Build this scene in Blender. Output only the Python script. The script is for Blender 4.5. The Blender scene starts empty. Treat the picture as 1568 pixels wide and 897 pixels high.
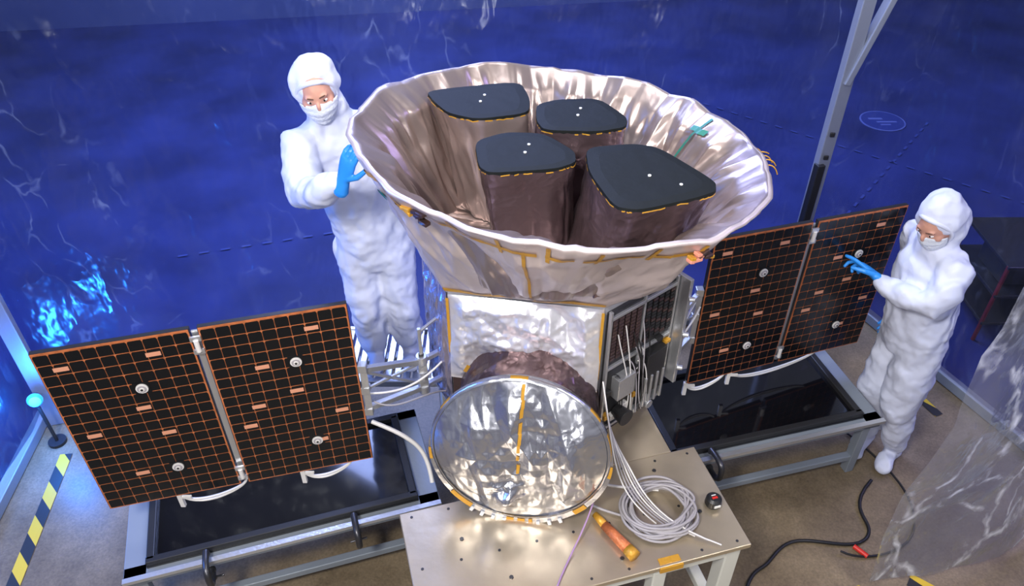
import bpy, bmesh, math, random
from mathutils import Vector, Matrix, noise
random.seed(7)
V=Vector
scene=bpy.context.scene
scene.view_settings.view_transform='Standard'
try: scene.view_settings.look='None'
except: pass
scene.view_settings.gamma=.93

# ------------------------------------------------------------------ materials
def newmat(name):
    m=bpy.data.materials.new(name); m.use_nodes=True
    nt=m.node_tree; b=nt.nodes['Principled BSDF']
    return m,nt,b
def simple(name,col,rough=.5,metal=0.,bump=0,bscale=30,emit=None,es=0,var=0.0,coat=0,spec=.5):
    m,nt,b=newmat(name)
    b.inputs['Base Color'].default_value=(*col,1)
    b.inputs['Roughness'].default_value=rough
    b.inputs['Metallic'].default_value=metal
    b.inputs['Coat Weight'].default_value=coat
    b.inputs['Specular IOR Level'].default_value=spec
    tc=nt.nodes.new('ShaderNodeTexCoord')
    if var>0:
        n=nt.nodes.new('ShaderNodeTexNoise'); n.inputs['Scale'].default_value=bscale*.4; n.inputs['Detail'].default_value=6
        nt.links.new(tc.outputs['Object'],n.inputs['Vector'])
        r=nt.nodes.new('ShaderNodeValToRGB')
        r.color_ramp.elements[0].position=.3; r.color_ramp.elements[1].position=.7
        r.color_ramp.elements[0].color=(*[c*(1-var) for c in col],1)
        r.color_ramp.elements[1].color=(*[min(1,c*(1+var)) for c in col],1)
        nt.links.new(n.outputs['Fac'],r.inputs['Fac']); nt.links.new(r.outputs['Color'],b.inputs['Base Color'])
    if bump>0:
        n=nt.nodes.new('ShaderNodeTexNoise'); n.inputs['Scale'].default_value=bscale; n.inputs['Detail'].default_value=4
        nt.links.new(tc.outputs['Object'],n.inputs['Vector'])
        bp=nt.nodes.new('ShaderNodeBump'); bp.inputs['Strength'].default_value=bump; bp.inputs['Distance'].default_value=.02
        nt.links.new(n.outputs['Fac'],bp.inputs['Height']); nt.links.new(bp.outputs['Normal'],b.inputs['Normal'])
    if emit:
        b.inputs['Emission Color'].default_value=(*emit,1); b.inputs['Emission Strength'].default_value=es
    return m
def foil(name,col,rough=.3,metal=.8,scale=9,strength=.6,dist=.03,scale2=35):
    m,nt,b=newmat(name)
    b.inputs['Base Color'].default_value=(*col,1)
    b.inputs['Roughness'].default_value=rough; b.inputs['Metallic'].default_value=metal
    tc=nt.nodes.new('ShaderNodeTexCoord')
    n=nt.nodes.new('ShaderNodeTexNoise'); n.inputs['Scale'].default_value=scale*.6; n.inputs['Detail'].default_value=3
    nt.links.new(tc.outputs['Object'],n.inputs['Vector'])
    mx=nt.nodes.new('ShaderNodeMix'); mx.data_type='VECTOR'; mx.inputs['Factor'].default_value=.25
    nt.links.new(tc.outputs['Object'],mx.inputs[4]); nt.links.new(n.outputs['Color'],mx.inputs[5])
    v=nt.nodes.new('ShaderNodeTexVoronoi'); v.inputs['Scale'].default_value=scale
    nt.links.new(mx.outputs[1],v.inputs['Vector'])
    v2=nt.nodes.new('ShaderNodeTexVoronoi'); v2.inputs['Scale'].default_value=scale2
    nt.links.new(mx.outputs[1],v2.inputs['Vector'])
    ma=nt.nodes.new('ShaderNodeMath'); ma.operation='MULTIPLY_ADD'; ma.inputs[1].default_value=.18
    nt.links.new(v2.outputs['Distance'],ma.inputs[0]); nt.links.new(v.outputs['Distance'],ma.inputs[2])
    bp=nt.nodes.new('ShaderNodeBump'); bp.inputs['Strength'].default_value=strength; bp.inputs['Distance'].default_value=dist
    nt.links.new(ma.outputs[0],bp.inputs['Height']); nt.links.new(bp.outputs['Normal'],b.inputs['Normal'])
    return m
def cloth(name,col):
    m,nt,b=newmat(name)
    b.inputs['Base Color'].default_value=(*col,1); b.inputs['Roughness'].default_value=.6
    tc=nt.nodes.new('ShaderNodeTexCoord')
    mp=nt.nodes.new('ShaderNodeMapping'); mp.inputs['Rotation'].default_value=(.4,.5,0); mp.inputs['Scale'].default_value=(1,1,.5)
    nt.links.new(tc.outputs['Object'],mp.inputs['Vector'])
    n=nt.nodes.new('ShaderNodeTexNoise'); n.noise_type='RIDGED_MULTIFRACTAL'; n.inputs['Scale'].default_value=5.5; n.inputs['Detail'].default_value=2; n.inputs['Distortion'].default_value=.8
    nt.links.new(mp.outputs[0],n.inputs['Vector'])
    bp=nt.nodes.new('ShaderNodeBump'); bp.inputs['Strength'].default_value=1.0; bp.inputs['Distance'].default_value=.045
    nt.links.new(n.outputs['Fac'],bp.inputs['Height']); nt.links.new(bp.outputs['Normal'],b.inputs['Normal'])
    return m
M={}
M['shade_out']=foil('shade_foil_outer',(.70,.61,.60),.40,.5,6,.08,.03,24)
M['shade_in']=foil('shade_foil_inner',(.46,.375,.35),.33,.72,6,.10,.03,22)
M['silver']=foil('silver_blanket',(.80,.79,.83),.30,.6,7,.15,.03)
M['dish']=foil('dish_foil',(.58,.59,.64),.27,.88,7,.25,.03,30)
M['brown']=foil('brown_foil',(.15,.10,.10),.28,.75,8,.4,.04)
M['camfoil']=foil('camera_side_foil',(.26,.19,.20),.28,.8,6,.25,.05)
M['gold']=simple('kapton_tape',(.60,.32,.04),.4,.2,.2,60)
M['blacktop']=simple('black_cover',(.010,.012,.012),.6,0,.15,14,spec=.2)
M['cell']=simple('solar_cell',(.005,.006,.008),.22,0,0,10,coat=.1,spec=.35)
M['copper']=simple('copper_board',(.55,.18,.07),.4,.2,.2,80,var=.25)
M['orange']=simple('copper_tab',(.75,.36,.23),.4,.2)
M['dark']=simple('carbon_dark',(.02,.02,.022),.4)
M['alu']=simple('brushed_aluminium',(.60,.61,.63),.36,.8,.1,60)
M['greyframe']=simple('grey_painted_frame',(.24,.27,.31),.45,.2,.05,40)
M['postgrey']=simple('tent_post_metal',(.30,.33,.42),.45,.4,.05,40)
M['white']=simple('white_plastic',(.75,.75,.73),.4)
M['whitepaint']=simple('white_paint',(.66,.66,.60),.4,.1)
M['blackglass']=simple('black_glossy_tray',(.005,.005,.007),.08,0,.0,6,coat=.2)
M['plate']=simple('machined_plate',(.60,.51,.38),.28,.7,.1,8,var=.15)
M['suit']=cloth('coverall_fabric',(.64,.67,.80))
M['mask']=simple('face_mask',(.70,.73,.79),.8,0,.3,90)
M['skin']=simple('skin',(.58,.31,.23),.5,0,.1,60)
M['glove']=simple('nitrile_glove',(.03,.27,.75),.38,0,.1,60)
M['eye']=simple('eye_white',(.7,.7,.7),.2)
M['iris']=simple('iris',(.03,.02,.015),.2)
M['brow']=simple('brow_hair',(.12,.06,.04),.8)
M['cable']=simple('cable_white',(.68,.66,.64),.45)
M['cableb']=simple('cable_black',(.015,.015,.017),.4)
M['cableg']=simple('cable_grey',(.36,.34,.36),.45)
M['cablep']=simple('cable_purple',(.40,.25,.45),.45)
M['red']=simple('red_plastic',(.6,.03,.02),.4)
M['cartred']=simple('dull_red_paint',(.22,.02,.03),.5)
M['green']=simple('green_tape',(.02,.20,.14),.4)
M['steel']=simple('dark_steel',(.10,.10,.11),.35,.8)

def hazard():
    m,nt,b=newmat('hazard_stripe')
    tc=nt.nodes.new('ShaderNodeTexCoord'); w=nt.nodes.new('ShaderNodeTexWave')
    w.wave_type='BANDS'; w.bands_direction='DIAGONAL'; w.inputs['Scale'].default_value=3.2
    nt.links.new(tc.outputs['Object'],w.inputs['Vector'])
    r=nt.nodes.new('ShaderNodeValToRGB'); r.color_ramp.interpolation='CONSTANT'
    r.color_ramp.elements[0].color=(.02,.02,.02,1); r.color_ramp.elements[1].color=(.60,.42,.03,1); r.color_ramp.elements[1].position=.5
    nt.links.new(w.outputs['Fac'],r.inputs['Fac']); nt.links.new(r.outputs['Color'],b.inputs['Base Color'])
    b.inputs['Roughness'].default_value=.5
    return m
M['hazard']=hazard()
def concrete():
    m,nt,b=newmat('sealed_concrete')
    tc=nt.nodes.new('ShaderNodeTexCoord')
    n=nt.nodes.new('ShaderNodeTexNoise'); n.inputs['Scale'].default_value=2.5; n.inputs['Detail'].default_value=10; n.inputs['Roughness'].default_value=.7
    nt.links.new(tc.outputs['Object'],n.inputs['Vector'])
    r=nt.nodes.new('ShaderNodeValToRGB')
    r.color_ramp.elements[0].position=.3; r.color_ramp.elements[0].color=(.115,.085,.05,1)
    r.color_ramp.elements[1].position=.7; r.color_ramp.elements[1].color=(.25,.195,.125,1)
    n2=nt.nodes.new('ShaderNodeTexNoise'); n2.inputs['Scale'].default_value=90; n2.inputs['Detail'].default_value=3
    nt.links.new(tc.outputs['Object'],n2.inputs['Vector'])
    mx=nt.nodes.new('ShaderNodeMix'); mx.data_type='RGBA'; mx.blend_type='OVERLAY'; mx.inputs['Factor'].default_value=.6
    nt.links.new(n.outputs['Fac'],r.inputs['Fac']); nt.links.new(r.outputs['Color'],mx.inputs[6])
    hs=nt.nodes.new('ShaderNodeRGBToBW'); nt.links.new(n2.outputs['Color'],hs.inputs[0]); nt.links.new(hs.outputs[0],mx.inputs[7])
    nt.links.new(mx.outputs[2],b.inputs['Base Color']); b.inputs['Roughness'].default_value=.42
    return m
M['floor']=concrete()
M['hallfloor']=simple('blue_lit_hall_floor',(.028,.040,.16),.4,0,.05,3,var=.35,spec=.3)  # blue of the hall lighting is put into the floor colour
M['hallwall']=simple('blue_hall_wall',(.065,.09,.24),.5,0,0,1,var=.2)
def plastic(name,tint,cre=.5,scale=1.6,base=.06,thr=.62,thr2=1.25,m0=.48,m1_=.68,col=(.7,.8,1),rot=0,bumpd=.12,grough=.12):
    m,nt,b=newmat(name); nt.nodes.remove(b)
    out=nt.nodes['Material Output']
    tc=nt.nodes.new('ShaderNodeTexCoord')
    mp=nt.nodes.new('ShaderNodeMapping'); mp.inputs['Scale'].default_value=(1,1,.55); mp.inputs['Rotation'].default_value=(0,rot,0)
    nt.links.new(tc.outputs['Object'],mp.inputs['Vector'])
    # warped coordinates, then distance to cell edges = thin lines of the painted crease highlights
    wn=nt.nodes.new('ShaderNodeTexNoise'); wn.inputs['Scale'].default_value=2.5; wn.inputs['Detail'].default_value=4
    nt.links.new(mp.outputs[0],wn.inputs['Vector'])
    mx=nt.nodes.new('ShaderNodeMix'); mx.data_type='VECTOR'; mx.inputs['Factor'].default_value=.35
    nt.links.new(mp.outputs[0],mx.inputs[4]); nt.links.new(wn.outputs['Color'],mx.inputs[5])
    n=nt.nodes.new('ShaderNodeTexVoronoi'); n.feature='DISTANCE_TO_EDGE'; n.inputs['Scale'].default_value=scale
    nt.links.new(mx.outputs[1],n.inputs['Vector'])
    nb=nt.nodes.new('ShaderNodeTexVoronoi'); nb.feature='F1'; nb.inputs['Scale'].default_value=scale*.7
    nt.links.new(mx.outputs[1],nb.inputs['Vector'])
    n3=nt.nodes.new('ShaderNodeTexNoise'); n3.inputs['Scale'].default_value=1.3; n3.inputs['Detail'].default_value=5; n3.inputs['Roughness'].default_value=.65
    nt.links.new(mp.outputs[0],n3.inputs['Vector'])
    n4=nt.nodes.new('ShaderNodeTexNoise'); n4.inputs['Scale'].default_value=14; n4.inputs['Detail'].default_value=3
    nt.links.new(mp.outputs[0],n4.inputs['Vector'])
    bp=nt.nodes.new('ShaderNodeBump'); bp.inputs['Strength'].default_value=1; bp.inputs['Distance'].default_value=bumpd
    nt.links.new(nb.outputs['Distance'],bp.inputs['Height'])
    g=nt.nodes.new('ShaderNodeBsdfGlossy'); g.inputs['Roughness'].default_value=grough; nt.links.new(bp.outputs['Normal'],g.inputs['Normal'])
    g.inputs['Color'].default_value=(.9,.95,1,1)
    t=nt.nodes.new('ShaderNodeBsdfTransparent'); t.inputs['Color'].default_value=(*tint,1)
    d=nt.nodes.new('ShaderNodeBsdfTranslucent'); d.inputs['Color'].default_value=(*col,1)
    dd=nt.nodes.new('ShaderNodeBsdfDiffuse'); dd.inputs['Color'].default_value=(*col,1)
    ad=nt.nodes.new('ShaderNodeMixShader'); ad.inputs[0].default_value=.6
    nt.links.new(d.outputs[0],ad.inputs[1]); nt.links.new(dd.outputs[0],ad.inputs[2])
    f=nt.nodes.new('ShaderNodeFresnel'); f.inputs['IOR'].default_value=1.5; nt.links.new(bp.outputs['Normal'],f.inputs['Normal'])
    m1=nt.nodes.new('ShaderNodeMixShader'); nt.links.new(f.outputs[0],m1.inputs[0]); nt.links.new(t.outputs[0],m1.inputs[1]); nt.links.new(g.outputs[0],m1.inputs[2])
    # crease highlights of the film, painted in as whitish diffuse lines
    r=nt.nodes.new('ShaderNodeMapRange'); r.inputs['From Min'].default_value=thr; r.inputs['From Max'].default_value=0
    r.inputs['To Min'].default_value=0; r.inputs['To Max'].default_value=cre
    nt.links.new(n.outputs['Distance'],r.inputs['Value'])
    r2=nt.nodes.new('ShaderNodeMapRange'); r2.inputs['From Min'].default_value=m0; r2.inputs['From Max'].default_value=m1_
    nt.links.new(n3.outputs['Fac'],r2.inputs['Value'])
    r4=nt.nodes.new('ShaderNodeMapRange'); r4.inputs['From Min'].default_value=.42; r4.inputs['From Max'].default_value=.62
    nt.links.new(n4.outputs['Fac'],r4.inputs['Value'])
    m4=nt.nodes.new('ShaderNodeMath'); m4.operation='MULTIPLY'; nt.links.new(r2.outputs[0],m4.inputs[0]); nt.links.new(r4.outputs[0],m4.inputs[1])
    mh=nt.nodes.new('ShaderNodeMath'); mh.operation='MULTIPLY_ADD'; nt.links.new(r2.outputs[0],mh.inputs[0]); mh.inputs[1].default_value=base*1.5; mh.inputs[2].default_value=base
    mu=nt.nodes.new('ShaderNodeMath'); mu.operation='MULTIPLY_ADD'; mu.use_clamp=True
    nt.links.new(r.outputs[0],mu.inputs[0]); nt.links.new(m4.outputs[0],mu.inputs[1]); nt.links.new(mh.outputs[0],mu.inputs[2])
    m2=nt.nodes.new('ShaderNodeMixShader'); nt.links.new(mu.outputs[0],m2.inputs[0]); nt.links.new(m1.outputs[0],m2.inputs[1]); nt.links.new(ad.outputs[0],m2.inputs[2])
    nt.links.new(m2.outputs[0],out.inputs['Surface'])
    return m
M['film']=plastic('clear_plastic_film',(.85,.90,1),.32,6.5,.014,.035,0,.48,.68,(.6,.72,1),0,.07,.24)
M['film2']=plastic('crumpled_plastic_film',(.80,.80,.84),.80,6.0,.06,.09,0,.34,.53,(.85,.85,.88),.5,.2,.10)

# ------------------------------------------------------------------ helpers
def link(o):
    scene.collection.objects.link(o); return o
def empty(name,loc):
    e=bpy.data.objects.new(name,None); e.location=loc; e.empty_display_size=.1; return link(e)
def par(o,e):
    o.parent=e; o.matrix_parent_inverse=Matrix.Translation(-V(e.location)); return o
def mesh(name,vs,fs,mat,parent=None,smooth=False,mats=None,mi=None):
    me=bpy.data.meshes.new(name); me.from_pydata([tuple(v) for v in vs],[],fs); me.update()
    for m_ in (mats or [mat]): me.materials.append(m_)
    if mi:
        for p,i in zip(me.polygons,mi): p.material_index=i
    if smooth:
        for p in me.polygons: p.use_smooth=True
    o=link(bpy.data.objects.new(name,me))
    if parent: par(o,parent)
    return o
class G:
    """collects geometry into one mesh"""
    def __init__(s): s.v=[]; s.f=[]; s.m=[]
    def add(s,vs,fs,mi=0):
        n=len(s.v); s.v+= [V(v) for v in vs]; s.f+=[tuple(i+n for i in f) for f in fs]; s.m+=[mi]*len(fs)
    def box(s,c,ax,ay,az,mi=0):
        c=V(c);ax=V(ax);ay=V(ay);az=V(az)
        vs=[c+i*ax+j*ay+k*az for i in(-1,1) for j in(-1,1) for k in(-1,1)]
        s.add(vs,[(0,1,3,2),(4,6,7,5),(0,4,5,1),(2,3,7,6),(0,2,6,4),(1,5,7,3)],mi)
    def beam(s,a,b,w,h=None,mi=0,up=V((0,0,1))):
        a=V(a);b=V(b);h=h or w; t=(b-a); L=t.length; t.normalize()
        if abs(t.dot(up))>.98: up=V((.28,-.96,0))
        x=t.cross(up).normalized(); y=x.cross(t)
        s.box((a+b)/2,t*L/2,x*w/2,y*h/2,mi)
    def cyl(s,a,b,r,r2=None,n=16,mi=0):
        a=V(a);b=V(b);r2=r if r2 is None else r2; t=(b-a).normalized()
        x=t.orthogonal().normalized(); y=t.cross(x)
        vs=[]
        for p,q in((a,r),(b,r2)):
            for i in range(n):
                an=2*math.pi*i/n; vs.append(p+x*q*math.cos(an)+y*q*math.sin(an))
        fs=[(i,(i+1)%n,n+(i+1)%n,n+i) for i in range(n)]+[tuple(range(n-1,-1,-1)),tuple(range(n,2*n))]
        s.add(vs,fs,mi)
    def quadstrip(s,A,B,mi=0):
        vs=list(A)+list(B); n=len(A)
        s.add(vs,[(i,i+1,n+i+1,n+i) for i in range(n-1)],mi)
    def obj(s,name,mats,parent=None,smooth=False,bevel=0):
        o=mesh(name,s.v,s.f,None,parent,smooth,mats=mats,mi=s.m)
        if bevel:
            b=o.modifiers.new('bevel','BEVEL'); b.width=bevel; b.segments=2; b.limit_method='ANGLE'
        return o
def curve(name,pts,r,mat,parent=None,cyclic=False):
    c=bpy.data.curves.new(name,'CURVE'); c.dimensions='3D'; c.bevel_depth=r; c.bevel_resolution=3; c.resolution_u=6
    sp=c.splines.new('NURBS'); sp.points.add(len(pts)-1)
    for i,p in enumerate(pts): sp.points[i].co=(*p,1)
    sp.use_endpoint_u=True; sp.order_u=4; sp.use_cyclic_u=cyclic
    c.materials.append(mat)
    o=link(bpy.data.objects.new(name,c))
    if parent: par(o,parent)
    return o
def hsh(i,j,s):
    v=math.sin(i*127.1+j*311.7+s*74.7)*43758.5453; return v-math.floor(v)
def tri(x,y,nx,s):
    """faceted (piecewise planar) random height, periodic in x: sharp creases of folded foil"""
    i=math.floor(x);fx=x-i;j=math.floor(y);fy=y-j
    a=hsh(i%nx,j,s);b=hsh((i+1)%nx,j,s);c=hsh(i%nx,j+1,s);d=hsh((i+1)%nx,j+1,s)
    if (i+j)%2==0:
        return (a+(b-a)*fx+(c-a)*fy if fx+fy<1 else d+(c-d)*(1-fx)+(b-d)*(1-fy))-.5
    return (a+(b-a)*fx+(d-b)*fy if fx>fy else a+(c-a)*fy+(d-c)*fx)-.5

# yaw frame of the stand (15.6 deg)
ya=math.radians(15.6); EX=V((math.cos(ya),math.sin(ya),0)); EY=V((-math.sin(ya),math.cos(ya),0)); EZ=V((0,0,1))
def E(a,b,z): return EX*a+EY*b+EZ*z

# ------------------------------------------------------------------ room
fl=mesh('floor',[(-2.45,-1.5,0),(5.03,-1.5,0),(2.40,4.35,0),(-2.85,3.3,0)],[(0,1,2,3)],M['floor'])
hf=mesh('floor_hall',[(-14,-4,-.01),(14,-4,-.01),(14,14,-.01),(-14,14,-.01)],[(0,1,2,3)],M['hallfloor'])
hw=mesh('wall_hall',[(-14,8.6,-.01),(14,12.5,-.01),(14,12.5,6),(-14,8.6,6)],[(0,1,2,3)],M['hallwall'])
def sheet(name,a,b,z0,z1,mat,amp=.04,nu=90,nv=60,seed=0,tr=.5):
    a=V(a);b=V(b);t=(b-a);L=t.length;t.normalize();nrm=V((t.y,-t.x,0))
    vs=[];fs=[]
    for j in range(nv+1):
        for i in range(nu+1):
            u=i/nu*L;z=z0+(z1-z0)*j/nv
            d=amp*noise.noise(V((u*1.3+seed,z*.35,seed)))*2+amp*.35*noise.noise(V((u*5+seed,z*2.2,3+seed)))+amp*tr*tri(u*4+z*1.5,z*2.5,999,seed)
            vs.append(a+t*u+nrm*d+EZ*z)
    for j in range(nv):
        for i in range(nu):
            k=j*(nu+1)+i; fs.append((k,k+1,k+nu+2,k+nu+1))
    return mesh(name,vs,fs,mat,None,True)
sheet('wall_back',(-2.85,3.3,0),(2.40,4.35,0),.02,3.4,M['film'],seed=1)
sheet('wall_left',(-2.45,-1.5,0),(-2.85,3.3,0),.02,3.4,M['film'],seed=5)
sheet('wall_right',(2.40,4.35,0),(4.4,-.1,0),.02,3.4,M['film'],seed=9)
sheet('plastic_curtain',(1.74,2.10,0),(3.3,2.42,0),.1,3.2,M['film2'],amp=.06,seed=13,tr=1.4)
# tent base rails
g=G()
for a,b in(((-2.85,3.3,.04),(2.40,4.35,.04)),((-2.45,-1.5,.04),(-2.85,3.3,.04)),((2.40,4.35,.04),(4.4,-.1,.04))):
    g.beam(a,b,.06,.07)
g.obj('trim_1',[M['greyframe']],bevel=.005)
# tent posts
def post(name,x,y,brace=True):
    e=empty(name,(x,y,0)); g=G()
    g.beam((x,y,0),(x,y,3.5),.085,.05)
    if brace:
        g.beam((x-.02,y-.03,0),(x-.02,y-.03,1.25),.05,.05,mi=1)
        g.beam((x,y-.01,1.75),(x+.24,y+.04,2.6),.06,.04)
        for z in(1.3,1.45): g.box((x,y-.04,z),(.015,0,0),(0,.006,0),(0,0,.015),mi=1)
    o=g.obj('post_tube',[M['postgrey'],M['dark']],e,bevel=.006)
post('tent_post',1.87,4.16)
post('tent_post',-2.76,3.20,False)
# hazard tape
g=G()
def tape(a,b,w):
    a=V(a);b=V(b);t=(b-a).normalized();n=V((-t.y,t.x,0))*w/2
    g.add([a-n,b-n,b+n,a+n],[(0,1,2,3)])
tape((-2.36,1.0,.004),(-2.60,2.95,.004),.07)
tape((2.42,3.75,.004),(2.62,3.25,.004),.06)
tape((1.35,1.96,.004),(1.75,2.08,.004),.08)
tape((2.0,2.15,.004),(2.6,1.7,.004),.08)
g.obj('hazard_floor_tape',[M['hazard']])
g=G()
def dashed(a,b,step=.16,w=.022):
    a=V(a);b=V(b);L=(b-a).length;t=(b-a).normalized();n=V((-t.y,t.x,0))*w/2;k=0
    while k*step<L:
        p=a+t*k*step;q=p+t*step*.45;g.add([p-n,q-n,q+n,p+n],[(0,1,2,3)]);k+=1
dashed((-2.6,4.9,0),(2.0,6.2,0)); dashed((2.0,7.6,0),(5.2,5.0,0)); dashed((2.4,5.0,0),(4.2,7.2,0))
g.obj('floor_tape_marking',[simple('pale_tape',(.045,.07,.26),.5)])
e=empty('floor_sign',(3.73,7.2,0)); g=G()
g.cyl((3.73,7.2,-.008),(3.73,7.2,.0),.22,n=40,mi=0); g.cyl((3.73,7.2,-.0),(3.73,7.2,.002),.205,n=40,mi=1)
for dx,dy,w,h in((-.06,.04,.07,.018),(.03,-.03,.10,.015),(0,-.09,.05,.012)): g.box((3.73+dx,7.2+dy,.003),(w,0,0),(0,h,0),(0,0,.001),mi=0)
g.obj('sign_disc',[simple('sign_white',(.13,.17,.42),.5),simple('sign_blue',(.03,.05,.22),.5)],e)
# equipment cart beyond the right wall
e=empty('equipment_cart',(3.5,4.2,0)); g=G()
for x in(3.15,3.85):
    for y in(3.95,4.5): g.beam((x,y,-.01),(x,y,.62),.022,mi=0)
for z in(.15,.38,.61):
    g.box((3.5,4.22,z),(.36,0,0),(0,.29,0),(0,0,.012),1)
    for y in(3.95,4.5): g.beam((3.15,y,z),(3.85,y,z),.022,mi=0)
g.box((3.4,4.2,.47),(.18,0,0),(0,.16,0),(0,0,.07),1); g.box((3.62,4.25,.66),(.12,0,0),(0,.12,0),(0,0,.04),2)
g.obj('cart_frame',[M['cartred'],M['dark'],M['greyframe']],e,bevel=.005)

# ------------------------------------------------------------------ assembly stand
st=empty('assembly_stand',E(.75,1.8,0))
g=G()
def slab(x0,x1,y0,y1,z0,z1,mi=0): g.box(E((x0+x1)/2,(y0+y1)/2,(z0+z1)/2),EX*(x1-x0)/2,EY*(y1-y0)/2,EZ*(z1-z0)/2,mi)
slab(.071,1.434,1.50,2.03,.775,.80)
slab(.40,1.32,2.03,2.95,.775,.80)
g.obj('top_plate',[M['plate']],st,bevel=.004)
g=G()
for i in range(9):
    for y in(1.53,1.75,2.0):
        p=E(.12+i*.158,y,.80); g.cyl(p,p+EZ*.002,.006,n=12)
for p in[(.45,1.62),(.62,1.9),(.3,1.84),(1.3,1.7),(1.2,1.95),(.9,1.58)]:
    p=E(p[0],p[1],.80); g.cyl(p,p+EZ*.006,.009,n=6)
g.obj('plate_bolts',[M['steel']],st)
g=G()
for y in(1.56,1.96,2.9):
    x0,x1=(.12,1.38) if y<2 else (.45,1.27)
    g.beam(E(x0,y,.73),E(x1,y,.73),.06,.08)
    g.beam(E(x0,y,.25),E(x1,y,.25),.05,.05)
    for x in(x0,x1): g.beam(E(x,y,0),E(x,y,.775),.07,.07)
for x in(.12,1.38): 
    g.beam(E(x,1.56,.73),E(x,1.96,.73),.06,.08); g.beam(E(x,1.56,.25),E(x,1.96,.25),.05,.05)
for x in(.45,1.27): g.beam(E(x,1.96,.73),E(x,2.9,.73),.06,.08)
g.beam(E(1.05,1.55,.3),E(1.05,1.55,.73),.06)
g.obj('white_frame',[M['whitepaint']],st,bevel=.006)
g=G(); g.box(E(1.08,1.497,.785),EX*.05,EY*.004,EZ*.014); g.box(E(1.08,1.525,.802),EX*.045,EY*.014,EZ*.002); g.obj('orange_tape',[M['gold']],st)

# side tables with black trays
def table(name,p0,ang,L,D):
    a=math.radians(ang); x=V((math.cos(a),math.sin(a),0)); y=V((-math.sin(a),math.cos(a),0)); p0=V(p0)
    e=empty(name,p0)
    g=G(); P=lambda u,v,z:p0+x*u+y*v+EZ*z
    for u0,v0,u1,v1,w in((0,.03,L,.03,.06),(0,D-.03,L,D-.03,.06),(.05,0,.05,D,.10),(L-.05,0,L-.05,D,.10)):
        g.beam(P(u0,v0,.43),P(u1,v1,.43),w,.06)
    for u in(.05,L-.05):
        for v in(.05,D-.05): g.beam(P(u,v,0),P(u,v,.43),.05,.05)
    g.beam(P(.05,.05,.12),P(L-.05,.05,.12),.04); g.beam(P(.05,D-.05,.12),P(L-.05,D-.05,.12),.04)
    g.obj('frame',[M['greyframe']],e,bevel=.004)
    g=G()
    g.box(P(L/2,D/2,.465),x*(L/2-.10),y*(D/2-.03),EZ*.006)
    g.obj('tray',[M['blackglass']],e)
    g=G()
    for u0,v0,u1,v1 in((.1,.05,L-.1,.05),(.1,D-.05,L-.1,D-.05),(.12,.05,.12,D-.05),(L-.12,.05,L-.12,D-.05)):
        g.beam(P(u0,v0,.48),P(u1,v1,.48),.035,.035)
    g.obj('tray_edge',[M['dark']],e,bevel=.004)
    g=G(); g.beam(P(0,-.012,.46),P(L,-.012,.46),.025,.02); g.obj('edge_rail',[M['alu']],e)
    return P
TL=table('support_table',(-1.71,1.87,0),17.2,1.43,.62)
TR=table('support_table',(.72,2.48,0),14.8,1.30,.62)
def clamp(p,d):
    p=V(p); d=V(d).normalized(); e=empty('c_clamp',p); s=d.cross(EZ)
    curve('clamp_frame',[p+d*a+EZ*b for a,b in((-.04,.045),(0,.05),(.05,.05),(.075,.03),(.08,-.03),(.06,-.07),(.03,-.08),(-.02,-.08))],.015,M['steel'],e)
    g=G(); g.cyl(p-d*.02+EZ*-.14,p-d*.02+EZ*-.07,.008); g.cyl(p-d*.02-EZ*.075,p-d*.02-EZ*.066,.018); g.cyl(p-d*.035+EZ*.028,p-d*.035+EZ*.045,.016)
    g.cyl(p-d*.02-EZ*.13-s*.04,p-d*.02-EZ*.13+s*.04,.005); g.obj('clamp_screw',[M['steel']],e)
clamp(TL(.36,-.03,.46),(.3,-.95,0)); clamp(TL(1.02,-.03,.46),(.3,-.95,0)); clamp(TR(.30,-.03,.46),(.3,-.95,0))

# ------------------------------------------------------------------ satellite
SAT=empty('space_telescope_satellite',(.17,2.68,.8))
ZB=1.62; BC=V((.16,2.70,0))
poly=[V(p) for p in((-.26,2.46,0),(.367,2.363,0),(.69,2.62,0),(.62,2.98,0),(.10,3.08,0),(-.38,2.70,0))]
def polyray(th):
    d=V((math.cos(th),math.sin(th),0)); best=1
    for i in range(6):
        a=poly[i]-BC;b=poly[(i+1)%6]-BC; e_=b-a
        den=d.x*e_.y-d.y*e_.x
        if abs(den)<1e-9: continue
        t=(a.x*e_.y-a.y*e_.x)/den; s=(a.x*d.y-a.y*d.x)/den
        if t>0 and -1e-6<=s<=1+1e-6: best=t
    return BC+d*best
RC=V((.19,2.65,0)); RR=.785
def rimz(x,y): return 2.21-.106*(x-.19)-.06*(y-2.65)
TAU=2*math.pi
def outer(th,s,off=0):
    d=V((math.cos(th),math.sin(th),0)); q=th/TAU
    p0=RC+d*(RR+.026*tri(q*44,.3,44,3)); p0.z=rimz(p0.x,p0.y)+.026*tri(q*44,.3,44,8)-.006
    p1=polyray(th); p1=p1+d*.012; p1.z=ZB
    p=p0.lerp(p1,s)
    env=math.sin(math.pi*min(1,max(0,s)))**.6
    fold=.10*tri(q*24,s*1.8+.4,24,1)+.045*tri(q*52,s*4,52,2)+.012*tri(q*140,s*12,140,5)
    p+=d*(.006*math.sin(math.pi*min(1,s))+fold*env+off)
    return p
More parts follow.
